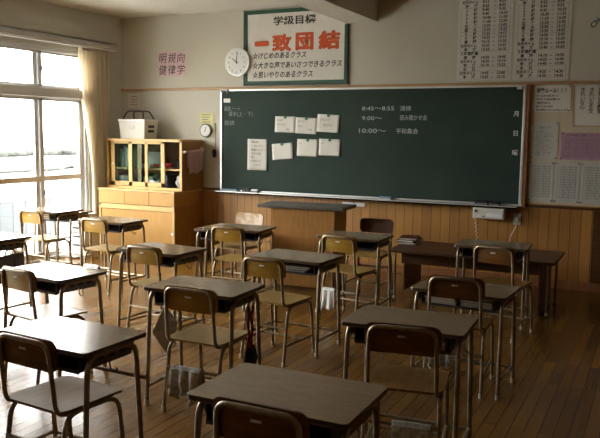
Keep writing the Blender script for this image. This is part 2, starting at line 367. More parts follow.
from_px = None
def note(xa, xb, zt, zb, tilt, label, lines, m='paper', bmag=True):
    cx, cz = (xa+xb)/2, (zt+zb)/2; W, H = xb-xa, zt-zb
    t = thing('paper_note', label, 'paper', (cx, D-.047, cz), 0, 'papers pinned to the chalkboard'); t.rotation_euler = (0, tilt, 0)
    bm = bmesh.new(); n = 8
    def yof(u, v): return -.004-.010*(v*v)*(1 if u > .5 else .6)*abs(u-.5)*2
    g = [[bm.verts.new((-W/2+W*i/n, yof(i/n, j/n), H/2-H*j/n)) for i in range(n+1)] for j in range(n+1)]
    for j in range(n):
        for i in range(n): bm.faces.new((g[j][i], g[j][i+1], g[j+1][i+1], g[j+1][i]))
    o = obj('sheet', bm, M[m], t, smooth=True); md = o.modifiers.new('thickness', 'SOLIDIFY'); md.thickness = .001
    bm = bmesh.new()
    for k, (s, fx, fz, sz) in enumerate(lines): text_into(bm, s, -W/2+W*fx, H/2-H*fz, sz, -.0125)
    if lines: obj('writing', bm, M['inkgrey'], t)
    if bmag:
        bm = bmesh.new(); prism(bm, circle(.018, 16, .0, H/2-.012), -.017, -.004, 'Y', bev=.003); obj('magnet', bm, M['magnet'], t, smooth=True)
note(-4.282, -4.007, 1.785, 1.592, R(1), 'white note with a brown sketch, leftmost of the upper three on the chalkboard', [('めあて', .12, .3, .03), ('がんばろう', .1, .55, .026), ('一組', .5, .85, .03)])
note(-4.003, -3.725, 1.771, 1.581, R(2), 'handwritten white note, middle of the upper three on the chalkboard', [('あいさつ', .1, .3, .03), ('元気に', .1, .6, .028), ('する', .6, .8, .03)])
note(-3.720, -3.437, 1.808, 1.600, R(3), 'slightly higher tilted note, rightmost of the upper three on the chalkboard', [('みんなで', .15, .35, .03), ('協力する', .3, .65, .03)])
note(-4.665, -4.388, 1.508, 1.125, R(0), 'tall handwritten list pinned low at the left of the chalkboard notes', [('・朝の会', .08, .12, .034), ('　・あいさつ', .08, .25, .034), ('・健康かんさつ', .08, .38, .034), ('・先生の話', .08, .5, .034), ('・歌', .08, .62, .034), ('・お知らせ', .08, .74, .034), ('　・そうじ', .08, .87, .034)], bmag=False)
note(-4.318, -4.038, 1.462, 1.268, R(-5), 'blank-looking white note tilted the other way beside the tall list', [])
note(-3.979, -3.703, 1.517, 1.312, R(1), 'white note in the middle of the lower row on the chalkboard', [('はい', .1, .3, .02)])
note(-3.691, -3.417, 1.523, 1.326, R(1), 'white note at the right end of the lower row on the chalkboard', [('はい', .1, .3, .02)])
# on the chalk tray
def eraser(x, w, label, m1, m2, h=.035, d=.045):
    t = thing('chalkboard_eraser', label, 'eraser', (x, D-.09, .8435), 0)
    obj('felt', B(-w/2, w/2, -d/2, d/2, 0, h*.5, bev=.004), M[m1], t); obj('grip', B(-w/2, w/2, -d/2, d/2, h*.5, h, bev=.006), M[m2], t)
eraser(-4.90, .24, 'long pale blue chalkboard eraser at the left end of the chalk tray', 'papergrey', 'bluish', .035)
eraser(-4.66, .10, 'small dark eraser beside the long pale blue one on the chalk tray', 'inkgrey', 'black', .055)
eraser(-4.535, .09, 'white-topped eraser, third from the left end of the chalk tray', 'inkgrey', 'white', .045)
eraser(-2.83, .14, 'blue-backed eraser alone below the middle of the chalkboard', 'papergrey', 'bluish', .04)
eraser(-1.745, .14, 'black eraser on the chalk tray above the wall box', 'inkgrey', 'black', .055)
eraser(-1.60, .10, 'second black eraser toward the right end of the chalk tray', 'inkgrey', 'black', .045)

# ------------------------------------------------------------------ posters, clock and papers on the front wall
ps = thing('class_motto_poster', 'large white class motto poster with green border and orange-red lettering', 'poster', (0, D, 0))
cut = [(-4.735, 2.168), (-3.36, 2.168), (-3.36, 2.842), (-3.372, 2.842), (-3.93, 3.065), (-4.735, 3.065)]
bm = bmesh.new(); prism(bm, cut, -.022, -.002, 'Y'); obj('backing', bm, M['paper'], ps)
bd = [(-4.73, -4.688, 2.175, 3.06), (-3.40, -3.362, 2.175, 2.838), (-4.688, -3.40, 2.175, 2.212)]
bm = Bs([(a, b, -.026, -.021, c, d) for a, b, c, d in bd]); prism(bm, [(-4.688, 3.012), (-3.82, 3.012), (-3.93, 3.06), (-4.688, 3.06)], -.026, -.021, 'Y'); obj('border', bm, M['green'], ps)
bm = Bs([(-4.742, -4.73, -.03, -.002, 2.16, 3.065), (-3.362, -3.35, -.03, -.002, 2.16, 2.84), (-4.742, -3.35, -.03, -.002, 2.16, 2.175)]); obj('frame', bm, M['black'], ps)
yy = -.0232
bm = bmesh.new(); tf('学級目標', -4.33, -3.77, 2.868, 2.975, bold=.022); obj('title_lettering', bm, M['ink'], ps)
bm = bmesh.new()
for s_, a, b, z_, h in (('一', -4.575, -4.40, 2.64, .04), ('致', -4.335, -4.095, 2.565, .19), ('団', -4.02, -3.805, 2.572, .19), ('結', -3.72, -3.465, 2.57, .20)):
    for k in range(8): dx, dz = .012*math.cos(k*math.pi/4), .009*math.sin(k*math.pi/4); tf(s_, a+dx, b+dx, z_+dz, z_+h+dz, bold=.006, y=yy-.0002*k, depth=0)
obj('motto_lettering', bm, M['orange'], ps)
bm = bmesh.new()
for s_, b, z_ in (('☆けじめのあるクラス', -3.89, 2.475), ('☆大きな声であいさつできるクラス', -3.43, 2.36), ('☆思いやりのあるクラス', -3.80, 2.248)): tf(s_, -4.615, b, z_, z_+.085, bold=.018, shear=.2)
obj('goal_lettering', bm, M['ink'], ps)

ck = thing('wall_clock', 'round white wall clock with a silver rim overlapping the motto poster', 'clock', (-4.812, D-.028, 2.445))
bm = bmesh.new(); prism(bm, circle(.172, 40), -.045, .026, 'Y', bev=.008); obj('case', bm, M['alu'], ck, smooth=True)
bm = bmesh.new(); prism(bm, circle(.148, 40), -.05, -.044, 'Y'); obj('dial', bm, M['white'], ck)
bm = bmesh.new()
for k in range(12): text_into(bm, str(k or 12), .118*math.sin(k*math.pi/6), .118*math.cos(k*math.pi/6)-.013, .036, -.0505, align='CENTER')
obj('numerals', bm, M['ink'], ck)
def hand(l, wd, ang, y):
    bm = bmesh.new(); a = R(ang); s, c = math.sin(a), math.cos(a)
    prism(bm, [(x*c+z*s, -x*s+z*c) for x, z in ((-wd, -.02), (wd, -.02), (wd*.6, l), (-wd*.6, l))], y-.002, y, 'Y'); return bm
obj('hour_hand', hand(.075, .006, -55, -.052), M['ink'], ck); obj('minute_hand', hand(.115, .0045, 5, -.055), M['ink'], ck)

def sheet(name, label, xa, xb, zt, zb, m, cat='poster', th=.004, yb=.0):
    t = thing(name, label, cat, (0, D-yb, 0)); obj('sheet', B(xa, xb, -th-.002, -.001, zb, zt), M[m], t); return t
t = sheet('wall_sign', 'square pink sign with brush-written characters on the plaster wall', -6.06, -5.615, 2.615, 2.302, 'paperpink', 'sign')
bm = bmesh.new(); yy = -.007
for i, s_ in enumerate('明規向健律学'):
    a = -6.035+.142*(i % 3); z_ = 2.47-.148*(i//3); tf(s_, a, a+.122, z_, z_+.125, bold=.0, shear=.12)
obj('lettering', bm, M['ink'], t)
rows1 = [('登　校', '8:05', '8:15'), ('北中タイム', '8:15', '8:25'), ('学　活', '8:25', '8:35'), ('１', '8:40', '9:30'), ('２', '9:40', '10:30'), ('３', '10:40', '11:30'), ('４', '11:40', '12:30'), ('給　食', '12:30', '13:05'), ('昼休み', '13:05', '13:20'), ('５', '13:25', '14:15'), ('６', '14:25', '15:15'), ('清　掃', '15:15', '15:30'), ('北中タイム', '15:35', '15:55'), ('学　活', '15:55', '16:10')]
tail1 = [('５時間授業', '', ''), ('清　掃', '14:20', '14:45'), ('北中タイム', '14:50', '15:10'), ('学　活', '15:10', '15:25'), ('水曜日', '', ''), ('北中タイム', '14:45', '15:00'), ('学　活', '14:55', '15:10')]
rows2 = [('登　校', '8:05', '8:15'), ('北中タイム', '8:15', '8:20'), ('学　活', '8:20', '8:30'), ('１', '8:40', '9:25'), ('２', '9:35', '10:20'), ('３', '10:30', '11:25'), ('４', '11:35', '12:20'), ('給　食', '12:20', '13:00'), ('昼休み', '13:00', '13:15'), ('５', '13:20', '14:05'), ('６', '14:20', '15:05'), ('清　掃', '15:10', '15:20'), ('北中タイム', '15:20', '15:40'), ('学　活', '15:40', '15:50')]
tail2 = [('５時間授業', '', ''), ('清　掃', '14:10', '14:20'), ('北中タイム', '14:25', '14:40'), ('学　活', '14:40', '15:00'), ('水曜日', '', ''), ('北中タイム', '14:20', '14:30'), ('学　活', '14:30', '14:45')]
def schedule(xa, xb, rows, label):
    t = sheet('schedule_poster', label, xa, xb, 3.06, 2.172, 'paper'); W = xb-xa
    bm = bmesh.new(); bl = bmesh.new(); z = 2.195; step = .0412
    for k, (a, b, c) in enumerate(reversed(rows)):
        zz = z+k*step
        if zz > 3.03: break
        if len(a) > 3: text_into(bm, a, xa+W*.06, zz, .038, -.0065, bold=.03, sx=.9 if b else 1)
        else: text_into(bm, a[0], xa+W*.12, zz, .038, -.0065, bold=.03); text_into(bm, a[2] if len(a) > 1 else '校', xa+W*.28, zz, .038, -.0065, bold=.03)
        if b: text_into(bm, b, xa+W*.44, zz, .041, -.0065, bold=.028); text_into(bm, '～', xa+W*.64, zz, .03, -.0065, bold=.028); text_into(bm, c, xa+W*.74, zz, .041, -.0065, bold=.028)
    for z0_, z1_ in ((2.187, 2.187+2*step), (2.187, 2.187+3*step), (2.187+7*step, 2.187+11*step), (2.187+11*step, 2.187+12*step), (2.187+12*step, 2.187+13*step), (2.187+13*step, 2.187+18*step)):
        for q in ((xa+W*.05, xa+W*.95, z0_, z0_+.002), (xa+W*.05, xa+W*.95, z1_, z1_+.002), (xa+W*.05, xa+W*.054, z0_, z1_), (xa+W*.946, xa+W*.95, z0_, z1_)): box(bl, q[0], q[1], -.0068, -.0055, q[2], q[3])
    obj('lettering', bm, M['ink'], t); obj('ruled_lines', bl, M['inkgrey'], t)
schedule(-2.085, -1.512, rows1+tail1, 'tall timetable poster high on the wall, the one nearer the motto poster')
schedule(-1.488, -.935, rows2+tail2, 'tall timetable poster high on the wall, above the right end of the chalkboard')
t = thing('cut_out_letters', 'slanted black letters on the bare wall right of the timetable posters', 'lettering', (0, D, 0))
bm = bmesh.new(); text_into(bm, 'Chi', -.722, 2.66, .075, -.003, rot=R(52), bold=.02); obj('lettering', bm, M['ink'], t)

bl = thing('bulletin_board', 'cream bulletin board with a wooden edge right of the chalkboard', 'bulletin board', (0, D, 0))
obj('panel', B(-1.292, .3, -.012, -.001, .885, 2.118), M['bulletin'], bl); obj('edge', Bs([(-1.293, -1.28, -.02, -.001, .88, 2.118), (-1.293, .3, -.02, -.001, .875, .89)]), M['trimwood'], bl)
def pins(t, xa, xb, zt, zb):
    for x in (xa+.012, xb-.012):
        for z in (zt-.012, zb+.012):
            bm = bmesh.new(); prism(bm, circle(.007, 10, x, z), -.013, -.005, 'Y'); obj('pin', bm, M['bookdark'], t)
def board_sheet(name, label, xa, xb, zt, zb, m):
    t = sheet(name, label, xa, xb, zt, zb, m, yb=.0125); return t
t = board_sheet('rules_sheet', 'white sheet with a bold heading at the top left of the bulletin board', -1.275, -.90, 2.108, 1.838, 'paper'); pins(t, -1.275, -.90, 2.108, 1.838); yy = -.0065
bm = bmesh.new(); tf('学習ルール！！！', -1.235, -.945, 2.03, 2.082, bold=.03)
for k, (s_, b) in enumerate((('チャイムがなる前に席につく', -1.02), ('授業の準備は休み時間にする', -1.0), ('発表は手をあげる', -1.10), ('話している人を見る', -1.07), ('忘れ物をしないようにしよう', -.92))): tf(s_, -1.235, b, 1.992-.036*k, 2.014-.036*k, bold=.03)
obj('lettering', bm, M['ink'], t)
t = board_sheet('calligraphy_sheet', 'white sheet of vertical brush writing at the top right of the bulletin board', -.868, -.40, 2.105, 1.70, 'paper')
obj('edge', Bs([(-.874, -.866, -.012, -.001, 1.695, 2.11), (-.874, -.395, -.012, -.001, 1.692, 1.70)]), M['trimwood'], t)
bm = bmesh.new()
for s_, x in (('きれいな心', -.82), ('きれいな生文', -.735), ('きれいな教室', -.655), ('きれいな言葉', -.57)): text_into(bm, s_, x+.008, 2.04, .05, -.0065, bold=.012, vertical=True)
obj('lettering', bm, M['ink'], t)
t = board_sheet('notice_sheet', 'grey printed notice below the bold rules sheet', -1.275, -1.005, 1.735, 1.355, 'papergrey'); pins(t, -1.275, -1.005, 1.735, 1.355)
bm = bmesh.new(); tf('学級だより', -1.20, -1.08, 1.665, 1.69)
for k in range(11): tf('本日の連絡と予定のお知らせ'[:6+(k*5) % 8], -1.25+.02*(k % 3), -1.25+.12+.1*((k*7 % 5)/5), 1.63-.024*k, 1.645-.024*k)
obj('lettering', bm, M['inkgrey'], t)
t = board_sheet('pink_timetable', 'pink printed timetable in the middle of the bulletin board', -.975, -.50, 1.63, 1.352, 'papermag'); pins(t, -.975, -.50, 1.63, 1.352)
bm = bmesh.new(); tf('週の時間割表について', -.92, -.62, 1.59, 1.612, bold=.02)
for k in range(9): tf('国語 数学 理科 社会 英語 体育 音楽 美術', -.955, -.53, 1.555-.022*k, 1.569-.022*k)
obj('lettering', bm, M['inkgrey'], t)
for i, (a, b, wh) in enumerate(((-1.275, -1.03, 'first'), (-1.02, -.775, 'second'), (-.765, -.50, 'third'))):
    t = board_sheet('duty_table', f'pale printed duty table low on the bulletin board, {wh} from the chalkboard', a, b, 1.325, .91, 'papergrey'); t['group'] = 'duty tables'
    pins(t, a, b, 1.325, .91); bm = bmesh.new()
    for k in range(13): tf('一組 班長 掃除 黒板'[:11-(k % 3)], a+.03, b-.03, 1.27-.026*k, 1.284-.026*k)
    for k in range(4): box(bm, a+.03+k*.06, a+.032+k*.06, -.0065, -.0055, .95, 1.29)
    obj('lettering', bm, M['inkgrey'], t)
t = sheet('small_notice', 'small white notice on the wall above the white basket', -6.555, -6.36, 2.095, 1.89, 'paper')
obj('writing', Bs([(-6.51, -6.40, -.0072, -.0058, 2.04-.035*k, 2.047-.035*k) for k in range(4)]), M['inkred'], t)
t = sheet('yellow_chart', 'yellow paper chart on the wall behind the round gauge', -5.402, -5.192, 1.83, 1.522, 'paperyel')
obj('writing', Bs([(-5.37, -5.24-.02*(k % 3), -.0072, -.0058, 1.80-.03*k, 1.808-.03*k) for k in range(5)]), M['inkgrey'], t)
t = thing('round_gauge', 'small round white gauge with dark rim on the yellow chart', 'gauge', (-5.30, D-.006, 1.605))
bm = bmesh.new(); prism(bm, circle(.088, 28), -.03, 0, 'Y', bev=.006); obj('case', bm, M['inkgrey'], t, smooth=True)
bm = bmesh.new(); prism(bm, circle(.073, 28), -.034, -.029, 'Y'); obj('dial', bm, M['white'], t)
obj('needle', hand(.05, .005, 20, -.0345), M['ink'], t)
t = thing('hanging_bell', 'black bulb hanging on a thin cord left of the chalkboard', 'bell', (-5.165, D, 0))
obj('cord', T([(0, -.012, 1.69), (.004, -.014, 1.5), (0, -.014, 1.34)], .004, 6), M['inkgrey'], t); obj('nail', T([(0, -.001, 1.69), (0, -.022, 1.69)], .006, 6), M['inkgrey'], t)
obj('bulb', T([(0, -.034, 1.37), (0, -.034, 1.35), (0, -.034, 1.31), (0, -.034, 1.275), (0, -.034, 1.262)], .03, 14, lambda f: .028*math.sin(math.pi*min(1, .18+f*.72))), M['black'], t, smooth=True)
# wall box under the chalkboard, socket, labels
t = thing('eraser_cleaner', 'cream wall box with a front flap below the chalkboard, right side', 'eraser cleaner', (-1.655, D-.02, .706))
obj('body', B(-.165, .165, -.13, 0, .0, .115, bev=.008), M['cream'], t); obj('flap', B(-.02, .15, -.136, -.128, .02, .06, bev=.003), M['white'], t)
obj('switch', B(-.145, -.125, -.138, -.128, .07, .09, bev=.002), M['black'], t); obj('knob', T([(-.05, -.14, .025), (-.05, -.128, .025)], .007, 8), M['black'], t)
bm = bmesh.new(); tube(bm, [(-.15+.05*i/60+.010*math.cos(i*1.1), -.05+.010*math.sin(i*1.1), -.0-.44*i/60) for i in range(61)], .0045, 5); obj('coiled_cord', bm, M['cord'], t, smooth=True)
t = thing('wall_socket', 'grey wall socket with a white plug below the chalkboard end', 'socket', (-1.375, D-.019, .71))
obj('plate', B(-.04, .04, -.012, 0, -.062, .062, bev=.003), M['papergrey'], t); obj('plug', B(-.018, .018, -.045, -.011, -.02, .02, bev=.004), M['white'], t)
obj('plug_cord', T(fillet([(0, -.04, -.015), (0, -.05, -.08), (-.05, -.05, -.18), (-.10, -.05, -.42)], .08), .005, 6), M['cord'], t, smooth=True)
for i, (a, b, lb) in enumerate(((-3.385, -3.25, 'left of the pair of white magnet labels under the chalk tray'), (-3.24, -3.105, 'right of the pair of white magnet labels under the chalk tray'))):
    tag(obj('magnet_label', B(a, b, D-.028, D-.016, .745, .79, bev=.003), M['white']), lb, 'label', 'magnet labels')

# ------------------------------------------------------------------ cabinet
cb = thing('lower_cabinet', 'honey wood floor cabinet with three drawers and sliding doors by the window', 'cabinet', (0, 0, 0))
cx0, cx1, cy0, cy1 = -6.51, -5.335, 7.42, 8.055
obj('carcass', Bs([(cx0, cx0+.025, cy0, cy1, 0, .84), (cx0, cx1-.026, cy0+.03, cy1, 0, .05), (cx0+.025, cx1-.026, cy1-.02, cy1, .05, .84), (cx0+.025, cx1-.026, cy0, cy1-.02, .605, .665), (cx0+.025, cx1-.026, cy0+.02, cy1-.02, .05, .075)], bev=.002), M['cabpale'], cb)
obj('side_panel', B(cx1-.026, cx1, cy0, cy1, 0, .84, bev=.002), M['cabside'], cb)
obj('front_stile', B(cx1-.026, cx1+.001, cy0-.003, cy0+.002, 0, .84), M['cabpale'], cb)
obj('top', B(cx0-.01, cx1+.004, cy0-.008, cy1, .838, .858, bev=.003), M['cabpale'], cb)
for k in range(3):
    a = cx0+.03+k*.384; d_ = obj('drawer', B(a, a+.38, cy0-.004, cy0+.5, .672, .834, bev=.003), M['cabwood'], cb)
for k in range(2):
    a = cx0+.028+k*.57; dr = obj('sliding_door', B(a, a+.585, cy0+.012-.008*k, cy0+.02-.008*k, .078, .60, bev=.002), M['cabwood'], cb)
    px = a+.545 if k else a+.03
    bm = bmesh.new(); prism(bm, circle(.017, 16, px, .335), cy0+.002-.008*k, cy0+.0135-.008*k, 'Y', bev=.002); obj('finger_pull', bm, M['alu'], dr)
obj('knob', T([(cx0+.018, cy0-.012, .655), (cx0+.018, cy0+.002, .655)], .009, 8), M['black'], cb)
ub = thing('glass_cupboard', 'wooden cupboard with glass sliding doors standing on the floor cabinet', 'cupboard', (0, 0, 0))
uy = 7.585; z0, z1 = .858, 1.488
obj('carcass', Bs([(cx0, cx0+.025, uy, cy1, z0, z1-.02), (cx0+.025, cx1-.025, cy1-.015, cy1, z0, z1-.02), (cx0, cx1, uy, cy1, z1-.022, z1)], bev=.002), M['cabpale'], ub)
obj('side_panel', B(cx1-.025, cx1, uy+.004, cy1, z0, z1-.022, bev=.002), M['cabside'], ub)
obj('front_rim', Bs([(cx1-.03, cx1+.002, uy-.004, uy+.004, z0, z1), (cx0, cx1, uy-.004, uy+.003, z1-.03, z1), (cx0, cx1-.03, uy-.004, uy+.003, z0, z0+.028)]), M['cabpale'], ub)
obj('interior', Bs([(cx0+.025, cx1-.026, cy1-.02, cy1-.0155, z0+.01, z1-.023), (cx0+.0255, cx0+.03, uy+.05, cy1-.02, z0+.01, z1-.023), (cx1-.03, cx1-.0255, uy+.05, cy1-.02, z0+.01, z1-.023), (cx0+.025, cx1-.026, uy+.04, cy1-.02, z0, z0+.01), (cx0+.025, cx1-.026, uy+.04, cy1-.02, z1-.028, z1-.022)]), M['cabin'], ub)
obj('shelf', B(cx0+.03, cx1-.03, uy+.06, cy1-.02, 1.10, 1.118), M['cabpale'], ub)
def gdoor(a, b, y, munt):
    q = [(a, a+.055, y, y+.018, z0+.03, z1-.032), (b-.055, b, y, y+.018, z0+.03, z1-.032), (a, b, y, y+.018, z0+.03, z0+.085), (a, b, y, y+.018, z1-.062, z1-.032)]
    if munt: q.append(((a+b)/2-.022, (a+b)/2+.022, y, y+.018, z0+.03, z1-.032))
    d_ = obj('sliding_door', Bs(q, bev=.002), M['cabpale'], ub); obj('pane', B(a+.05, b-.05, y+.007, y+.010, z0+.08, z1-.055), M['cabglass'], d_)
    bm = bmesh.new(); xx = b-.027 if munt else a+.027; prism(bm, circle(.013, 14, xx, 1.17), y-.002, y+.001, 'Y'); obj('finger_pull', bm, M['alu'], d_)
gdoor(-6.46, -5.98, uy+.026, False); gdoor(-6.16, -5.60, uy+.003, True)
# inside the cupboard
def lump(name, label, cat, m, loc, sx, sy, sz, seed, amp=.35, group=None):
    bm = bmesh.new(); bmesh.ops.create_icosphere(bm, subdivisions=4, radius=1)
    for v in bm.verts:
        n = noise.noise(v.co*2.2+Vector((seed, 0, 0)))+.5*noise.noise(v.co*5+Vector((0, seed, 0))); p = v.co*(1+amp*n); v.co = (p.x*sx, p.y*sy, max(-.75, p.z)*sz+sz*.75)
    o = obj(name, bm, M[m], smooth=True, loc=loc); return tag(o, label, cat, group)
lump('plastic_bag', 'crumpled white plastic bag in the open lower bay of the cupboard', 'bag', 'bagwhite', (-5.478, 7.79, .87), .07, .09, .10, 3)
lump('cloth_bundle', 'dark bundle on the shelf in the open bay of the cupboard', 'bundle', 'navycloth', (-5.47, 7.78, 1.120), .07, .10, .075, 9, .5)
tag(obj('pencil_case', T(fillet([(-5.85, 7.72, 1.15), (-5.70, 7.74, 1.155), (-5.58, 7.72, 1.165)], .05), .03, 12, lambda f: .03*(1-.3*abs(2*f-1)**3)), M['redcloth'], smooth=True), 'dark red pencil case on the cupboard shelf behind the right pane', 'pencil case')
t = thing('plastic_tub', 'pale blue tub on the cupboard shelf behind the middle pane', 'tub', (-5.98, 7.78, 1.119)); obj('bowl', Bs([(-.09, .09, -.1, .1, 0, .01), (-.09, -.08, -.1, .1, .01, .05), (.08, .09, -.1, .1, .01, .05), (-.08, .08, -.1, -.09, .01, .05), (-.08, .08, .09, .1, .01, .05)]), M['white'], t); obj('lid', B(-.1, .1, .1, .108, .01, .2, bev=.004), M['white'], t)
for i, (x, h, m) in enumerate(((-6.40, .24, 'papergrey'), (-6.355, .27, 'bluish'), (-6.31, .25, 'papergrey'))):
    tag(obj('binder', B(x, x+.038, 7.72, 7.98, 1.1185, 1.1185+h, bev=.002), M[m]), ['grey binder nearest the window side on the cupboard shelf', 'blue binder between two grey ones on the cupboard shelf', 'second grey binder, right of the blue one on the cupboard shelf'][i], 'binder', 'binders in the cupboard')
for i, x in enumerate((-6.42, -6.2, -6.02, -5.8)):
    tag(obj('storage_box', B(x, x+.16, 7.70, 7.95, .8685, .8685+.14+.03*(i % 2), bev=.004), M['bookdark' if i % 2 else 'papergrey']), ['grey box in the lower left corner of the cupboard', 'dark box second from the left on the cupboard floor', 'grey box third from the left on the cupboard floor', 'dark box behind the right glass pane on the cupboard floor'][i], 'box', 'boxes in the cupboard')
# towel on the cupboard side
t = thing('towel_bar', 'small pale bar screwed to the cupboard side, holding a towel', 'towel bar', (cx1, 0, 0))
obj('bar', T([(.035, 7.585, 1.335), (.035, 8.02, 1.365)], .006, 8), M['cabpale'], t); obj('bracket', B(0, .045, 7.60, 7.615, 1.325, 1.35), M['white'], t); obj('bracket', B(0, .045, 7.99, 8.005, 1.34, 1.40), M['white'], t)
def drape(name, label, cat, m, p0, p1, d1, d2, off=.02, seed=0, rag=.02, fold=.012, group=None, nf=1.9):
    """cloth hung over a rail from p0 to p1; front flap d1, back flap d2, flaps on either side of the rail (offset perpendicular in plan)"""
    p0, p1 = Vector(p0), Vector(p1); ax = (p1-p0); L_ = ax.length; ax.normalize(); nrm = Vector((ax.y, -ax.x, 0)).normalized()
    nu, nv = 26, 30; bm = bmesh.new(); g = []
    for j in range(nv+1):
        s = (j/nv)*(d1+d2)-d2; row = []
        for i in range(nu+1):
            u = i/nu; q = p0+ax*(u*L_)
            e = rag*(noise.noise(Vector((u*3, seed, .3 if s > 0 else 7)))); dd = d1 if s > 0 else d2; fr = min(1, abs(s)/dd)
            drop = max(0, abs(s)-off*1.2)*(1+e/dd)
            side = (1 if s > 0 else -1)*min(1, abs(s)/(off*1.2))
            wv = fold*fr*(math.sin(u*nf*6.283+seed+fr*1.2)+.6*noise.noise(Vector((u*5, fr*3, seed))))
            x = q+nrm*(side*off*1.1+wv)+ax*(.02*fr*noise.noise(Vector((u*2+seed, fr*2, 1)))); x.z = q.z+off*.85*(1-abs(side))-drop
            row.append(bm.verts.new(x))
        g.append(row)
    for j in range(nv):
        for i in range(nu): bm.faces.new((g[j][i], g[j][i+1], g[j+1][i+1], g[j+1][i]))
    o = obj(name, bm, M[m], smooth=True); md = o.modifiers.new('thickness', 'SOLIDIFY'); md.thickness = .004; md.offset = 0
    return tag(o, label, cat, group)
drape('towel', 'dusty pink towel hanging on the side of the glass cupboard', 'towel', 'pinkcloth', (cx1+.035, 7.66, 1.342), (cx1+.035, 7.97, 1.362), .30, .22, .015, 2, .05, .008)
# basket on top
t = thing('plastic_basket', 'white plastic basket with two black handles on top of the glass cupboard', 'basket', (-6.16, 7.80, 1.488), 0)
bm = bmesh.new(); a = [(-.19, -.13), (.19, -.13), (.19, .13), (-.19, .13)]; bq = [(x*1.09, y*1.09) for x, y in a]
v0 = [bm.verts.new((x, y, 0)) for x, y in a]; v1 = [bm.verts.new((x, y, .245)) for x, y in bq]; v2 = [bm.verts.new((x*.96, y*.95, .245)) for x, y in bq]; v3 = [bm.verts.new((x*.95, y*.94, .012)) for x, y in a]
bm.faces.new(v0); bm.faces.new(v3)
for p, q in ((v0, v1), (v1, v2), (v2, v3)):
    for i in range(4): bm.faces.new((p[i], p[(i+1) % 4], q[(i+1) % 4], q[i]))
obj('tub', bm, M['cream'], t); obj('rim', Bs([(-.214, .214, -.149, -.138, .225, .25), (-.214, .214, .138, .149, .225, .25), (-.214, -.203, -.138, .138, .225, .25), (.203, .214, -.138, .138, .225, .25)], bev=.003), M['white'], t)
for y in (-.09, .09): obj('handle', T(fillet([(-.17, y*1.4, .22), (-.13, y*.7, .355), (.13, y*.7, .355), (.17, y*1.4, .22)], .05), .009, 8), M['black'], t, smooth=True)
obj('front_label', B(-.05, .05, -.1415, -.137, .12, .17), M['papergrey'], t)
obj('side_label', Bs([(.1985, .203, -.06, .06, .14, .175), (.1965, .2005, -.06, .06, .08, .115)]), M['black'], t)
# white slatted rack between window desks and cabinet
t = thing('tray_rack', 'white stacking tray rack under the window beside the wooden cabinet', 'rack', (-6.49, 7.10, 0))
obj('shell', Bs([(-.13, -.12, -.12, .12, 0, .56), (.12, .13, -.12, .12, 0, .56), (-.12, .12, .11, .12, 0, .56), (-.13, .13, -.12, .12, .55, .56)], bev=.002), M['white'], t)
for k in range(5): d_ = obj('drawer', B(-.117, .117, -.125, .10, .012+.107*k, .108+.107*k, bev=.005), M['white'], t); obj('handle', B(-.05, .05, -.14, -.124, .06+.107*k, .078+.107*k, bev=.003), M['black'], d_)
lump('cloth_bag', 'beige crumpled cloth bag on the floor below the window-side desk', 'bag', 'beigecloth', (-6.47, 5.98, 0), .10, .11, .14, 5)

# ------------------------------------------------------------------ lectern, low table
t = thing('lectern', 'wide honey-wood lectern with a grey overhanging top before the chalkboard', 'lectern', (-3.30, 6.92, 0), R(5))
obj('body', B(-.33, .36, -.20, .20, .03, .825, bev=.003), M['lectwood'], t); obj('plinth', B(-.32, .35, -.19, .19, 0, .03), M['darkwood'], t)
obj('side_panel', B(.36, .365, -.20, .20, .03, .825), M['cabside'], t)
obj('top', B(-.47, .465, -.225, .225, .825, .858, bev=.005), M['lecttop'], t)
t = thing('low_table', 'dark brown low table with panel ends along the front wall', 'table', (0, 0, 0))
obj('tabletop', B(-2.33, -.80, 6.66, 7.40, .475, .50, bev=.004), M['darkwood'], t)
obj('apron', B(-2.22, -.92, 6.78, 6.80, .36, .475), M['darkwood'], t)
obj('end_panel', B(-.935, -.91, 6.70, 7.36, 0.0, .475, bev=.003), M['darkwood'], t); obj('end_panel', B(-2.20, -2.175, 6.80, 7.30, .1, .475, bev=.003), M['darkwood'], t)
for x in (-.862, -2.27):
    for y in (6.74, 7.33):
        lg = obj('leg', T([(x, y, .03), (x, y, .475)], .011, 8), M['steel'], t, smooth=True)
        obj('caster', T([(x-.012, y, .022), (x+.012, y, .022)], .022, 12), M['cap'], lg, smooth=True)
for k, (m, lb, rz) in enumerate((('bookred', 'dark red book at the bottom of the small stack on the low table', 4), ('bookdark', 'black book in the middle of the small stack on the low table', -6), ('bookred', 'red-brown book on top of the small stack on the low table', 9))):
    bk = thing('book', lb, 'book', (-2.27, 7.18, .5005+.022*k), R(rz), 'books stacked on the low table')
    obj('cover', Bs([(-.09, .09, -.128, .128, 0, .003), (-.09, .09, -.128, .128, .018, .021), (-.09, -.087, -.128, .128, .003, .018)]), M[m], bk); obj('pages', B(-.086, .086, -.124, .124, .003, .018), M['paper'], bk)

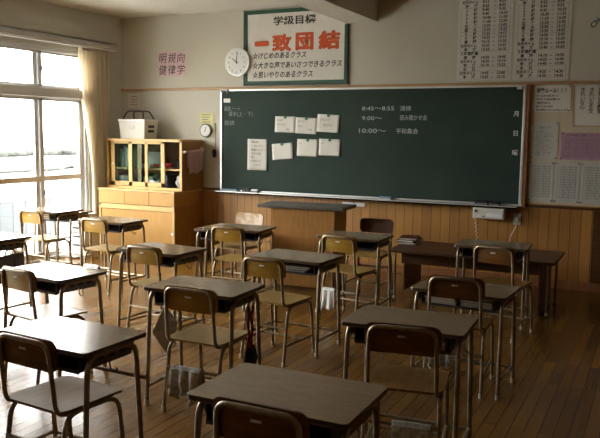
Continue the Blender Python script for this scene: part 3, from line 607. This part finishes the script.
# ------------------------------------------------------------------ desks
def desk_meshes(h):
    d = {}
    def keep(n, bm, m, smooth=False):
        o = obj(n, bm, m, smooth=smooth); me = o.data; bpy.data.objects.remove(o); return me
    bm = bmesh.new(); prism(bm, rrect(.60, .40, .022), h-.020, h, 'Z', mi=0, side_mi=1, bev=.003); d['tabletop'] = keep('tabletop', bm, [M['laminate'], M['lamedge']])
    zt, zb = h-.022, h-.102
    d['tray'] = keep('tray', Bs([(-.235, .235, -.165, .15, zb, zb+.004), (-.235, .235, .146, .15, zb+.004, zt), (-.235, -.231, -.165, .146, zb+.004, zt), (.231, .235, -.165, .146, zb+.004, zt), (-.235, .235, -.169, -.163, zb-.004, zb+.012)]), M['tray'])
    for s, n in ((-1, 'L'), (1, 'R')):
        bm = bmesh.new(); x = s*.262
        pts = [(-.155, zt), (-.125, h-.088), (.125, h-.088), (.155, zt)]
        prism(bm, pts, x-.0015, x+.0015, 'X')
        for yc in (-.07, 0, .07):
            prism(bm, rrect(.042, .022, .0105, 4, yc, h-.056), x+s*.0015, x+s*.0022, 'X', mi=1)
        d['side_panel'+n] = keep('side_panel', bm, [M['panel'], M['black']])
        xx = s*.272
        d['leg_f'+n] = keep('leg', T(fillet([(xx+s*.006, -.195, .012), (xx, -.155, h-.035), (xx, 0, h-.033)], .07), .0125, 10), M['steel'], True)
        d['leg_b'+n] = keep('leg', T(fillet([(xx+s*.006, .180, .012), (xx, .145, h-.035), (xx, 0, h-.033)], .07), .0125, 10), M['steel'], True)
        d['cap_f'+n] = keep('foot_cap', T([(xx+s*.006, -.195, 0), (xx+s*.006, -.193, .03)], .0155, 10), M['cap'], True)
        d['cap_b'+n] = keep('foot_cap', T([(xx+s*.006, .180, 0), (xx+s*.006, .179, .03)], .0155, 10), M['cap'], True)
        d['rail'+n] = keep('side_rail', T([(xx+s*.004, -.187, .11), (xx+s*.004, .172, .11)], .010, 8), M['steel'], True)
        d['hook'+n] = keep('hook', T(fillet([(s*.268, -.02, h-.08), (s*.275, -.02, h-.125), (s*.31, -.02, h-.13), (s*.31, -.02, h-.105)], .02), .004, 6), M['steel'], True)
    d['cross'] = keep('cross_rail', T([(-.276, .186, .10), (.276, .186, .10)], .010, 8), M['steel'], True)
    d['beam'] = keep('rear_bar', T([(-.272, .158, h-.20), (.315, .158, h-.20)], .010, 8), M['steel'], True)
    return d
DESK_CACHE = {}
def put(name, me, parent):
    o = bpy.data.objects.new(name, me); C.objects.link(o); o.parent = parent; return o
def desk(x, y, a, h, label, bar=False):
    d = DESK_CACHE.setdefault(round(h, 3), None) or desk_meshes(h); DESK_CACHE[round(h, 3)] = d
    t = thing('school_desk', label, 'desk', (x, y, 0), R(a), 'classroom desks')
    put('tabletop', d['tabletop'], t); put('tray', d['tray'], t)
    for n in 'LR':
        p = put('side_panel', d['side_panel'+n], t); put('hook', d['hook'+n], p)
        for k in 'fb': l = put('leg', d['leg_'+k+n], t); put('foot_cap', d['cap_'+k+n], l)
        put('side_rail', d['rail'+n], t)
    put('cross_rail', d['cross'], t)
    if bar: put('rear_bar', d['beam'], t)
    return t
DESKS = [
 ('A', -1.133, 2.247, .4, .703, 'brown-topped school desk with a bare top, closest to the viewer at the bottom centre'),
 ('B', -1.08, 3.47, 2.6, .690, 'brown-topped school desk right behind the closest one, dark things in its tray'),
 ('C', -1.09, 4.655, -3.5, .632, 'low dark-topped school desk with pale booklets crammed in its tray'),
 ('D', -1.27, 6.377, 3.7, .671, 'dark school desk standing just before the low table, below the wall box'),
 ('E', -2.375, 3.598, 2.1, .702, 'school desk with a grey pouch and a red strap hanging from its sides'),
 ('F', -2.43, 4.923, -2.3, .685, 'shiny-topped school desk in the middle of the room, bluish papers in its tray'),
 ('G', -2.446, 6.135, 1.7, .692, 'school desk just right of the lectern, a white towel hanging near its legs'),
 ('H', -2.372, 2.475, -2, .689, 'large school desk at lower left, its top glaring white from the windows'),
 ('I', -3.568, 3.612, -7, .676, 'glaring white-topped school desk with a white roll in its tray'),
 ('J', -3.506, 4.70, -3.3, .683, 'glossy brown school desk between cabinet and centre, pink pouch in its tray'),
 ('K', -5.02, 5.926, -2.5, .692, 'brown school desk straight in front of the wooden floor cabinet'),
 ('L', -6.06, 6.13, -2.5, .72, 'school desk close to the window with reddish books in its tray'),
 ('M', -6.365, 6.62, 0, .64, 'low school desk pushed behind the one closest to the window'),
 ('N', -5.133, 4.482, -5, .69, 'white-glaring school desk cut by the left picture edge, grey bag at its side'),
 ('O', -3.60, 6.065, 5, .695, 'school desk before the left end of the lectern'),
 ('P', -3.98, 6.475, 4, .61, 'lower school desk pushed between another desk and the lectern, its left tip showing'),
]
for n, x, y, a, h, lb in DESKS: desk(x, y, a, h, lb, bar=(n in 'H'))
DK = {n: (x, y, R(a), h) for n, x, y, a, h, lb in DESKS}
def dl(n, lx, ly, z):   # a point in desk coordinates
    x, y, a, h = DK[n]; return Vector((x+lx*math.cos(a)-ly*math.sin(a), y+lx*math.sin(a)+ly*math.cos(a), z))

# ------------------------------------------------------------------ chairs
def chair_meshes(kind):
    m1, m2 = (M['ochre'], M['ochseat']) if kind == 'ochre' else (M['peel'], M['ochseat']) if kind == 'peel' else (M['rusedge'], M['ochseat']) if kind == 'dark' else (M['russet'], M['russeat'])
    d = {}
    def keep(n, bm, m, smooth=True):
        o = obj(n, bm, m, smooth=smooth); me = o.data; bpy.data.objects.remove(o); return me
    # seat: gently dished ply, rounded corners
    bm = bmesh.new(); out = rrect(.37, .38, .05, 6); N_ = len(out); rings = []
    def zz(x, y): return .428-.010*math.exp(-((y+.03)/.12)**2)*(1-min(1, (x/.19)**2))-.012*max(0, (y-.12)/.07)**2
    for sc in (0.25, .5, .75, .95, 1):
        rings.append([(x*sc, y*sc) for x, y in out])
    top = [[bm.verts.new((x, y+.01, zz(x, y))) for x, y in r] for r in rings]; bot = [[bm.verts.new((x, y+.01, zz(x, y)-.012)) for x, y in r] for r in rings]
    bm.faces.new(top[0]); bm.faces.new(bot[0])
    for L_ in (top, bot):
        for j in range(4):
            for i in range(N_): bm.faces.new((L_[j][i], L_[j][(i+1) % N_], L_[j+1][(i+1) % N_], L_[j+1][i]))
    for i in range(N_): bm.faces.new((top[4][i], top[4][(i+1) % N_], bot[4][(i+1) % N_], bot[4][i]))
    d['seat'] = keep('seat', bm, m2)
    # backrest: curved ply panel, z .565-.74, leaning back
    def bend(x, z): return -.198-.10*(z-.74)*-1*0-(.74-z)*-.10-.018*(1-(x/.18)**2)
    bm = bmesh.new(); out = rrect(.355, .142, .042, 6, 0, .669); N_ = len(out)
    f, b = [], []
    for sc in (.3, .6, .85, 1):
        f.append([bm.verts.new((x*sc, bend(x*sc, (z-.669)*sc+.669)+.006, (z-.669)*sc+.669)) for x, z in out]); b.append([bm.verts.new((x*sc, bend(x*sc, (z-.669)*sc+.669)-.005, (z-.669)*sc+.669)) for x, z in out])
    bm.faces.new(f[0]); bm.faces.new(b[0])
    for L_ in (f, b):
        for j in range(3):
            for i in range(N_): bm.faces.new((L_[j][i], L_[j][(i+1) % N_], L_[j+1][(i+1) % N_], L_[j+1][i]))
    for i in range(N_):
        q = bm.faces.new((f[3][i], f[3][(i+1) % N_], b[3][(i+1) % N_], b[3][i])); q.material_index = 1
    d['backrest'] = keep('backrest', bm, [m1, M['rusedge']])
    d['plate'] = keep('maker_plate', B(-.02, .02, bend(0, .685)-.009, bend(0, .685)-.0045, .681, .690, bev=.001), M['alu'])
    yb = lambda z: -.198+.10*(.74-z)-.02
    pts = [(-.16, .06, .405), (-.16, yb(.41), .405), (-.157, yb(.6), .6), (-.150, yb(.728), .728), (.150, yb(.728), .728), (.157, yb(.6), .6), (.16, yb(.41), .405), (.16, .06, .405)]
    pp = fillet(pts, .055, 6)
    pp = [p if p.z < .715 else Vector((p.x, p.y-.016*(1-(p.x/.15)**2), p.z)) for p in pp]
    # add points along the top so it follows the bowed panel
    d['back_frame'] = keep('back_frame', T(pp, .0105, 10), M['steel'])
    for s, n in ((-1, 'L'), (1, 'R')):
        xs = s*.172
        d['leg_f'+n] = keep('leg', T(fillet([(xs+s*.008, .195, .012), (xs, .155, .403), (xs, 0, .403)], .08), .0112, 10), M['steel'])
        d['leg_b'+n] = keep('leg', T(fillet([(xs+s*.008, -.205, .012), (xs, -.145, .403), (xs, 0, .403)], .08), .0112, 10), M['steel'])
        d['cap_f'+n] = keep('foot_cap', T([(xs+s*.008, .195, 0), (xs+s*.008, .193, .03)], .0142, 10), M['cap'])
        d['cap_b'+n] = keep('foot_cap', T([(xs+s*.008, -.205, 0), (xs+s*.008, -.203, .03)], .0142, 10), M['cap'])
        d['rail'+n] = keep('side_stretcher', T([(xs+s*.005, .185, .135), (xs+s*.005, -.188, .135)], .009, 8), M['steel'])
    d['cross'] = keep('cross_stretcher', T([(-.174, -.176, .255), (.174, -.176, .255)], .009, 8), M['steel'])
    d['front'] = keep('cross_stretcher', T([(-.172, .06, .135), (.172, .06, .135)], .009, 8), M['steel'])
    return d
CH = {}
def chair(x, y, a, label, kind, loc_scale=1):
    d = CH.get(kind) or chair_meshes(kind); CH[kind] = d
    a = R(a); ox, oy = 0, -.198          # (x, y) is where the backrest's top edge stands
    t = thing('school_chair', label, 'chair', (x-(ox*math.cos(a)-oy*math.sin(a)), y-(ox*math.sin(a)+oy*math.cos(a)), 0), a, 'classroom chairs')
    put('seat', d['seat'], t); b = put('backrest', d['backrest'], t); put('maker_plate', d['plate'], b); put('back_frame', d['back_frame'], t)
    for n in 'LR':
        for k in 'fb': l = put('leg', d['leg_'+k+n], t); put('foot_cap', d['cap_'+k+n], l)
        put('side_stretcher', d['rail'+n], t)
    put('cross_stretcher', d['cross'], t); put('cross_stretcher', d['front'], t)
    return t
CHAIRS = [
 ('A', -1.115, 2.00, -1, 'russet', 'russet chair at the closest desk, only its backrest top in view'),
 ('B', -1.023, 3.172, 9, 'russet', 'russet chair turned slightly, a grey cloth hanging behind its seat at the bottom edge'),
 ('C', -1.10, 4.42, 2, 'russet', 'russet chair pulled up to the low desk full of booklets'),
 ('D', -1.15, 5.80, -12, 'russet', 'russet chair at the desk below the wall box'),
 ('E', -2.319, 3.365, 0, 'ochre', 'ochre plywood chair with a patterned grey rag over its rear rail'),
 ('F', -2.44, 4.425, -6, 'ochre', 'ochre chair standing out from the shiny centre desk'),
 ('G', -2.429, 5.72, -9, 'ochre', 'ochre chair with a white towel hanging by its left legs'),
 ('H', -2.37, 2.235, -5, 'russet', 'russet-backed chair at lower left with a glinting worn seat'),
 ('I', -3.567, 3.318, -11, 'ochre', 'ochre chair with a dark frame against the glaring desk holding a white roll'),
 ('J', -3.475, 4.441, -6, 'ochre', 'ochre chair at the glossy desk with the pink pouch'),
 ('K', -4.972, 5.593, -4, 'ochre', 'ochre chair in front of the wooden cabinet with white cloth under its seat'),
 ('L', -6.02, 5.80, -4, 'ochre', 'ochre chair closest to the window'),
 ('O', -3.537, 5.735, 0, 'ochre', 'ochre chair tucked at the desk before the left end of the lectern'),
 ('Q', -3.924, 6.812, 174, 'peel', 'worn chair with peeling backrest facing the viewer, left of the lectern'),
 ('S', -2.578, 7.046, 180, 'dark', 'dark russet chair facing the viewer, right of the lectern'),
]
for n, x, y, a, k, lb in CHAIRS: chair(x, y, a, lb, k)
CK = {n: (x, y, R(a)) for n, x, y, a, k, lb in CHAIRS}
def cl(n, lx, ly, z):
    x, y, a = CK[n]; ly += .198; return Vector((x+lx*math.cos(a)-ly*math.sin(a), y+lx*math.sin(a)+ly*math.cos(a), z))
def on_chair_rail(n, a, b, *args, **k): return drape(args[0], args[1], 'cloth', args[2], cl(n, a, -.176, .257), cl(n, b, -.176, .257), **k)
on_chair_rail('E', -.13, .06, 'cleaning_rag', 'grey patterned rag over the rear rail of an ochre chair, below the grey pouch', 'greycloth', d1=.17, d2=.14, seed=1, rag=.09, fold=.030, nf=2.6)
on_chair_rail('B', -.04, .14, 'cleaning_rag', 'plain grey rag over a chair rail at the bottom edge of the photo', 'greycloth', d1=.18, d2=.15, seed=4, rag=.02, fold=.006)
on_chair_rail('C', -.15, -.03, 'cleaning_rag', 'grey rag on the rail of the chair at the booklet-filled desk', 'greycloth', d1=.12, d2=.10, seed=7, rag=.03)
on_chair_rail('K', -.15, .04, 'cleaning_rag', 'white patterned rag under the chair in front of the wooden cabinet', 'greycloth', d1=.10, d2=.09, seed=9, rag=.02)
on_chair_rail('G', -.16, -.04, 'towel', 'white towel hanging from a chair rail near the lectern', 'whitecloth', d1=.20, d2=.12, seed=12, rag=.04)

# ------------------------------------------------------------------ things in and on the desks
def in_tray(n, lx, w_, d_, t_, m, name, label, k=0, ly=-.03, group=None, rz=0):
    x, y, a, h = DK[n]; p = dl(n, lx, ly, h-.0975+k)
    t = thing(name, label, 'book', p, a+rz, group)
    obj('cover', Bs([(-w_/2, w_/2, -d_/2, d_/2, 0, .002), (-w_/2, w_/2, -d_/2, d_/2, t_-.002, t_), (-w_/2, -w_/2+.002, -d_/2, d_/2, .002, t_-.002)]), M[m], t); obj('pages', B(-w_/2+.002, w_/2-.004, -d_/2+.004, d_/2-.003, .002, t_-.002), M['paper'], t)
words = ['bottom', 'second', 'third', 'topmost']
for s_, lx in (('left', -.115), ('right', .115)):
    for k in range(4): in_tray('C', lx+.004*(k % 2), .20, .26, .0165, ('booktan', 'papergrey', 'booktan', 'bookdark')[k], 'booklet', f'pale booklet in the low desk tray, {words[k]} of the {s_} pile',   .017*k, -.03-.006*(k % 3), 'booklets in the low desk')
for k, m in enumerate(('bookdark', 'bookblue', 'papergrey')): in_tray('F', .0+.03*k, .30-.04*k, .24, .014, m, 'booklet', ['dark booklet lying lowest in the centre desk tray', 'blue booklet in the middle of the centre desk tray', 'grey paper booklet on top in the centre desk tray'][k], .0145*k, -.03, 'booklets in the centre desk', R(4*k))
for k, m in enumerate(('bookred', 'bookred', 'bookdark')): in_tray('L', -.02, .32, .25, .022, m, 'book', ['red-brown book lowest in the window desk tray', 'red-brown book second in the window desk tray', 'dark book on top in the window desk tray'][k], .0225*k, -.035, 'books in the window desk')
for k, m in enumerate(('bookblue', 'papergrey')): in_tray('B', .12, .18, .25, .022, m, 'book', ['blue book in the tray of the second brown desk', 'grey book lying on the blue one in the second brown desk'][k], .0225*k, -.035, 'books in the second brown desk')
p = dl('J', -.02, -.04, DK['J'][3]-.085); tag(obj('pencil_pouch', T([dl('J', -.02-.07, -.10, DK['J'][3]-.062), dl('J', -.02, -.10, DK['J'][3]-.062), dl('J', .05, -.10, DK['J'][3]-.062)], .034, 12, lambda f: .034*(1-.25*abs(2*f-1)**2)), M['pinkbag'], smooth=True), 'pink pencil pouch in the tray of the glossy brown desk', 'pouch')
t = thing('paper_roll', 'white paper roll in the tray of the glaring left desk', 'paper roll', dl('I', -.10, -.05, DK['I'][3]-.060), DK['I'][2])
bm = bmesh.new(); o1 = circle(.036, 24); o2 = circle(.018, 24)
for (ya, yb_) in ((-.11, .02),):
    a = [[bm.verts.new((x, y, z)) for x, z in oo] for y in (ya, yb_) for oo in (o1, o2)]
    for i in range(24):
        j = (i+1) % 24
        for p_, q_ in ((0, 1), (2, 3), (0, 2), (1, 3)): bm.faces.new((a[p_][i], a[p_][j], a[q_][j], a[q_][i]))
obj('paper_winding', bm, M['white'], t); bm = bmesh.new(); tube(bm, [(0, -.112, 0), (0, .02, 0)], .0185, 16); obj('core', bm, M['papergrey'], t)
# grey pouch on desk E's left hook
t = thing('drawstring_pouch', 'flat grey cloth pouch hanging by a corner from a desk side', 'pouch', dl('E', -.307, .06, 0), DK['E'][2])
h = DK['E'][3]
def cushion(pts, th, m, name, parent, n=10):
    """soft flat bag: outline in the (y, z) plane, bulging in x"""
    bm = bmesh.new(); c = Vector((sum(p[0] for p in pts)/len(pts), sum(p[1] for p in pts)/len(pts)))
    dense = []
    for i in range(len(pts)):
        a, b = Vector(pts[i]), Vector(pts[(i+1) % len(pts)])
        for k in range(n): dense.append(a+(b-a)*k/n)
    L_ = []
    for sgn in (1, -1):
        rings = []
        for s in (0, .35, .65, .88, 1):
            if s == 0: rings.append([bm.verts.new((sgn*th, c.x, c.y))]); continue
            if s == 1 and L_: rings.append(L_[0][-1]); continue
            rings.append([bm.verts.new((sgn*th*(1-s**2.2)+.004*noise.noise(Vector((p.x*14, p.y*14, sgn))), c.x+(p.x-c.x)*s, c.y+(p.y-c.y)*s)) for p in dense])
        L_.append(rings); K = len(dense)
        for i in range(K): bm.faces.new((rings[0][0], rings[1][i], rings[1][(i+1) % K]))
        for j in range(1, 4):
            for i in range(K): bm.faces.new((rings[j][i], rings[j+1][i], rings[j+1][(i+1) % K], rings[j][(i+1) % K]))
    return obj(name, bm, M[m], parent, smooth=True)
cushion([(-.02, h-.16), (.12, h-.30), (.02, h-.50), (-.15, h-.30)], .018, 'greypouch', 'bag_body', t)
obj('drawstring', T([(0, -.02, h-.145), (0, -.02, h-.175)], .005, 6), M['greypouch'], t)
# red strap and dark bag on desk E's right hook
t = thing('strap_bag', 'dark bag at the end of a twisted red strap hanging from a desk side', 'bag', dl('E', .312, -.02, 0), DK['E'][2])
bm = bmesh.new()
for dx in (-.012, .014): tube(bm, [(dx*.4+.004*math.sin(k*1.1+dx*90), dx*.8+.005*math.cos(k*.9), h-.085-.26*k/12) for k in range(13)], .008, 8)
obj('strap', bm, M['redcloth'], t, smooth=True)
cushion([(-.045, h-.33), (.05, h-.32), (.085, h-.40), (.05, h-.445), (-.07, h-.44)], .035, 'navycloth', 'bag_body', t)
# grey school bag on the edge desk
h = DK['N'][3]
t = thing('school_bag', 'dark grey bag hanging from the desk cut by the left edge', 'bag', dl('N', .325, -.06, 0), DK['N'][2])
cushion([(-.14, h-.13), (.14, h-.12), (.15, h-.34), (.13, h-.36), (-.15, h-.36)], .05, 'darkgrey', 'bag_body', t)
obj('carry_strap', T(fillet([(0, -.05, h-.14), (0, -.035, h-.085), (0, .04, h-.085), (0, .06, h-.14)], .03), .007, 8), M['black'], t, smooth=True)
obj('buckle_strap', B(.046, .052, .0, .014, h-.32, h-.15, bev=.002), M['black'], t)

# ------------------------------------------------------------------ outside the windows
struct('ground', B(-140, XL-.25, -60, 160, -.5, -.4), M['ground'])
struct('bounce_slab', B(-8.45, XL-.2, -3, 20, -.4, -.06), M['ground'])  # pale slab added outside to bounce daylight up onto the ceiling
t = thing('balcony_fence', 'pale blue corrugated fence panel beyond the windows', 'fence', (-8.5, 0, 0))
obj('panel', Bs([(-.01-.004*(k % 2), .012-.004*(k % 2), 4+.12*k, 4.12+.12*k, -.4, .55) for k in range(110)]), M['fence'], t); obj('top_rail', B(-.035, .03, 4, 17.3, .55, .585), M['sash'], t)
def hedge(name, label, x, y0, y1, z1, th, seed):
    bm = bmesh.new(); rnd = random.Random(seed); y = y0
    while y < y1:
        r = rnd.uniform(.8, 1.25); m4 = Matrix.Translation((x+rnd.uniform(-th, th), y, -.4+(z1+.4)*.45)) @ Matrix.Diagonal((th, r, (z1+.4)*.55*rnd.uniform(.85, 1.1), 1))
        bmesh.ops.create_icosphere(bm, subdivisions=2, radius=1, matrix=m4); y += r*.9
    for v in bm.verts: v.co += Vector((.1, .1, .1))*noise.noise(v.co*1.7)
    tag(obj(name, bm, M['hedge']), label, 'hedge')
hedge('hedge', 'thin distant hedge line seen through the windows, the farther one', -42, 30, 75, .28, .6, 3)
hedge('hedge', 'low hedge seen through the windows, in front of the farther line', -27, 24, 46, -.12, .5, 5)
def tree(x, y, h_, r_, label, seed):
    t = thing('tree', label, 'tree', (x, y, -.4)); obj('trunk', T([(0, 0, 0), (.05, .03, h_*.35), (0, 0, h_*.7)], .16, 10, lambda f: .18-.1*f), M['bark'], t)
    rnd = random.Random(seed); bm = bmesh.new()
    for k in range(900):
        p = Vector((rnd.gauss(0, 1), rnd.gauss(0, 1), rnd.gauss(0, 1))).normalized()*r_*rnd.uniform(.55, 1); p.z = p.z*.9+h_*.68
        s = rnd.uniform(.12, .26); q = Matrix.Translation(p) @ Matrix.Rotation(rnd.uniform(0, 6.28), 4, Vector((rnd.random(), rnd.random(), rnd.random()+.01)).normalized())
        v = [bm.verts.new(q @ Vector(c)) for c in ((-s, -s*.5, 0), (s, -s*.5, .05), (s, s*.5, 0), (-s, s*.5, .05))]; bm.faces.new(v)
    f = obj('foliage', bm, M['leaf'], t)
tree(-13, 1.4, 2.6, 1.7, 'leafy green tree outside, closest to the cupboard, mirrored in its glass', 1)
tree(-14, -2.3, 2.8, 1.8, 'wide green tree outside, mirrored in the middle of the cupboard glass', 2)
tree(-15, -6.2, 3.0, 1.9, 'green tree outside, farthest back along the window wall', 3)
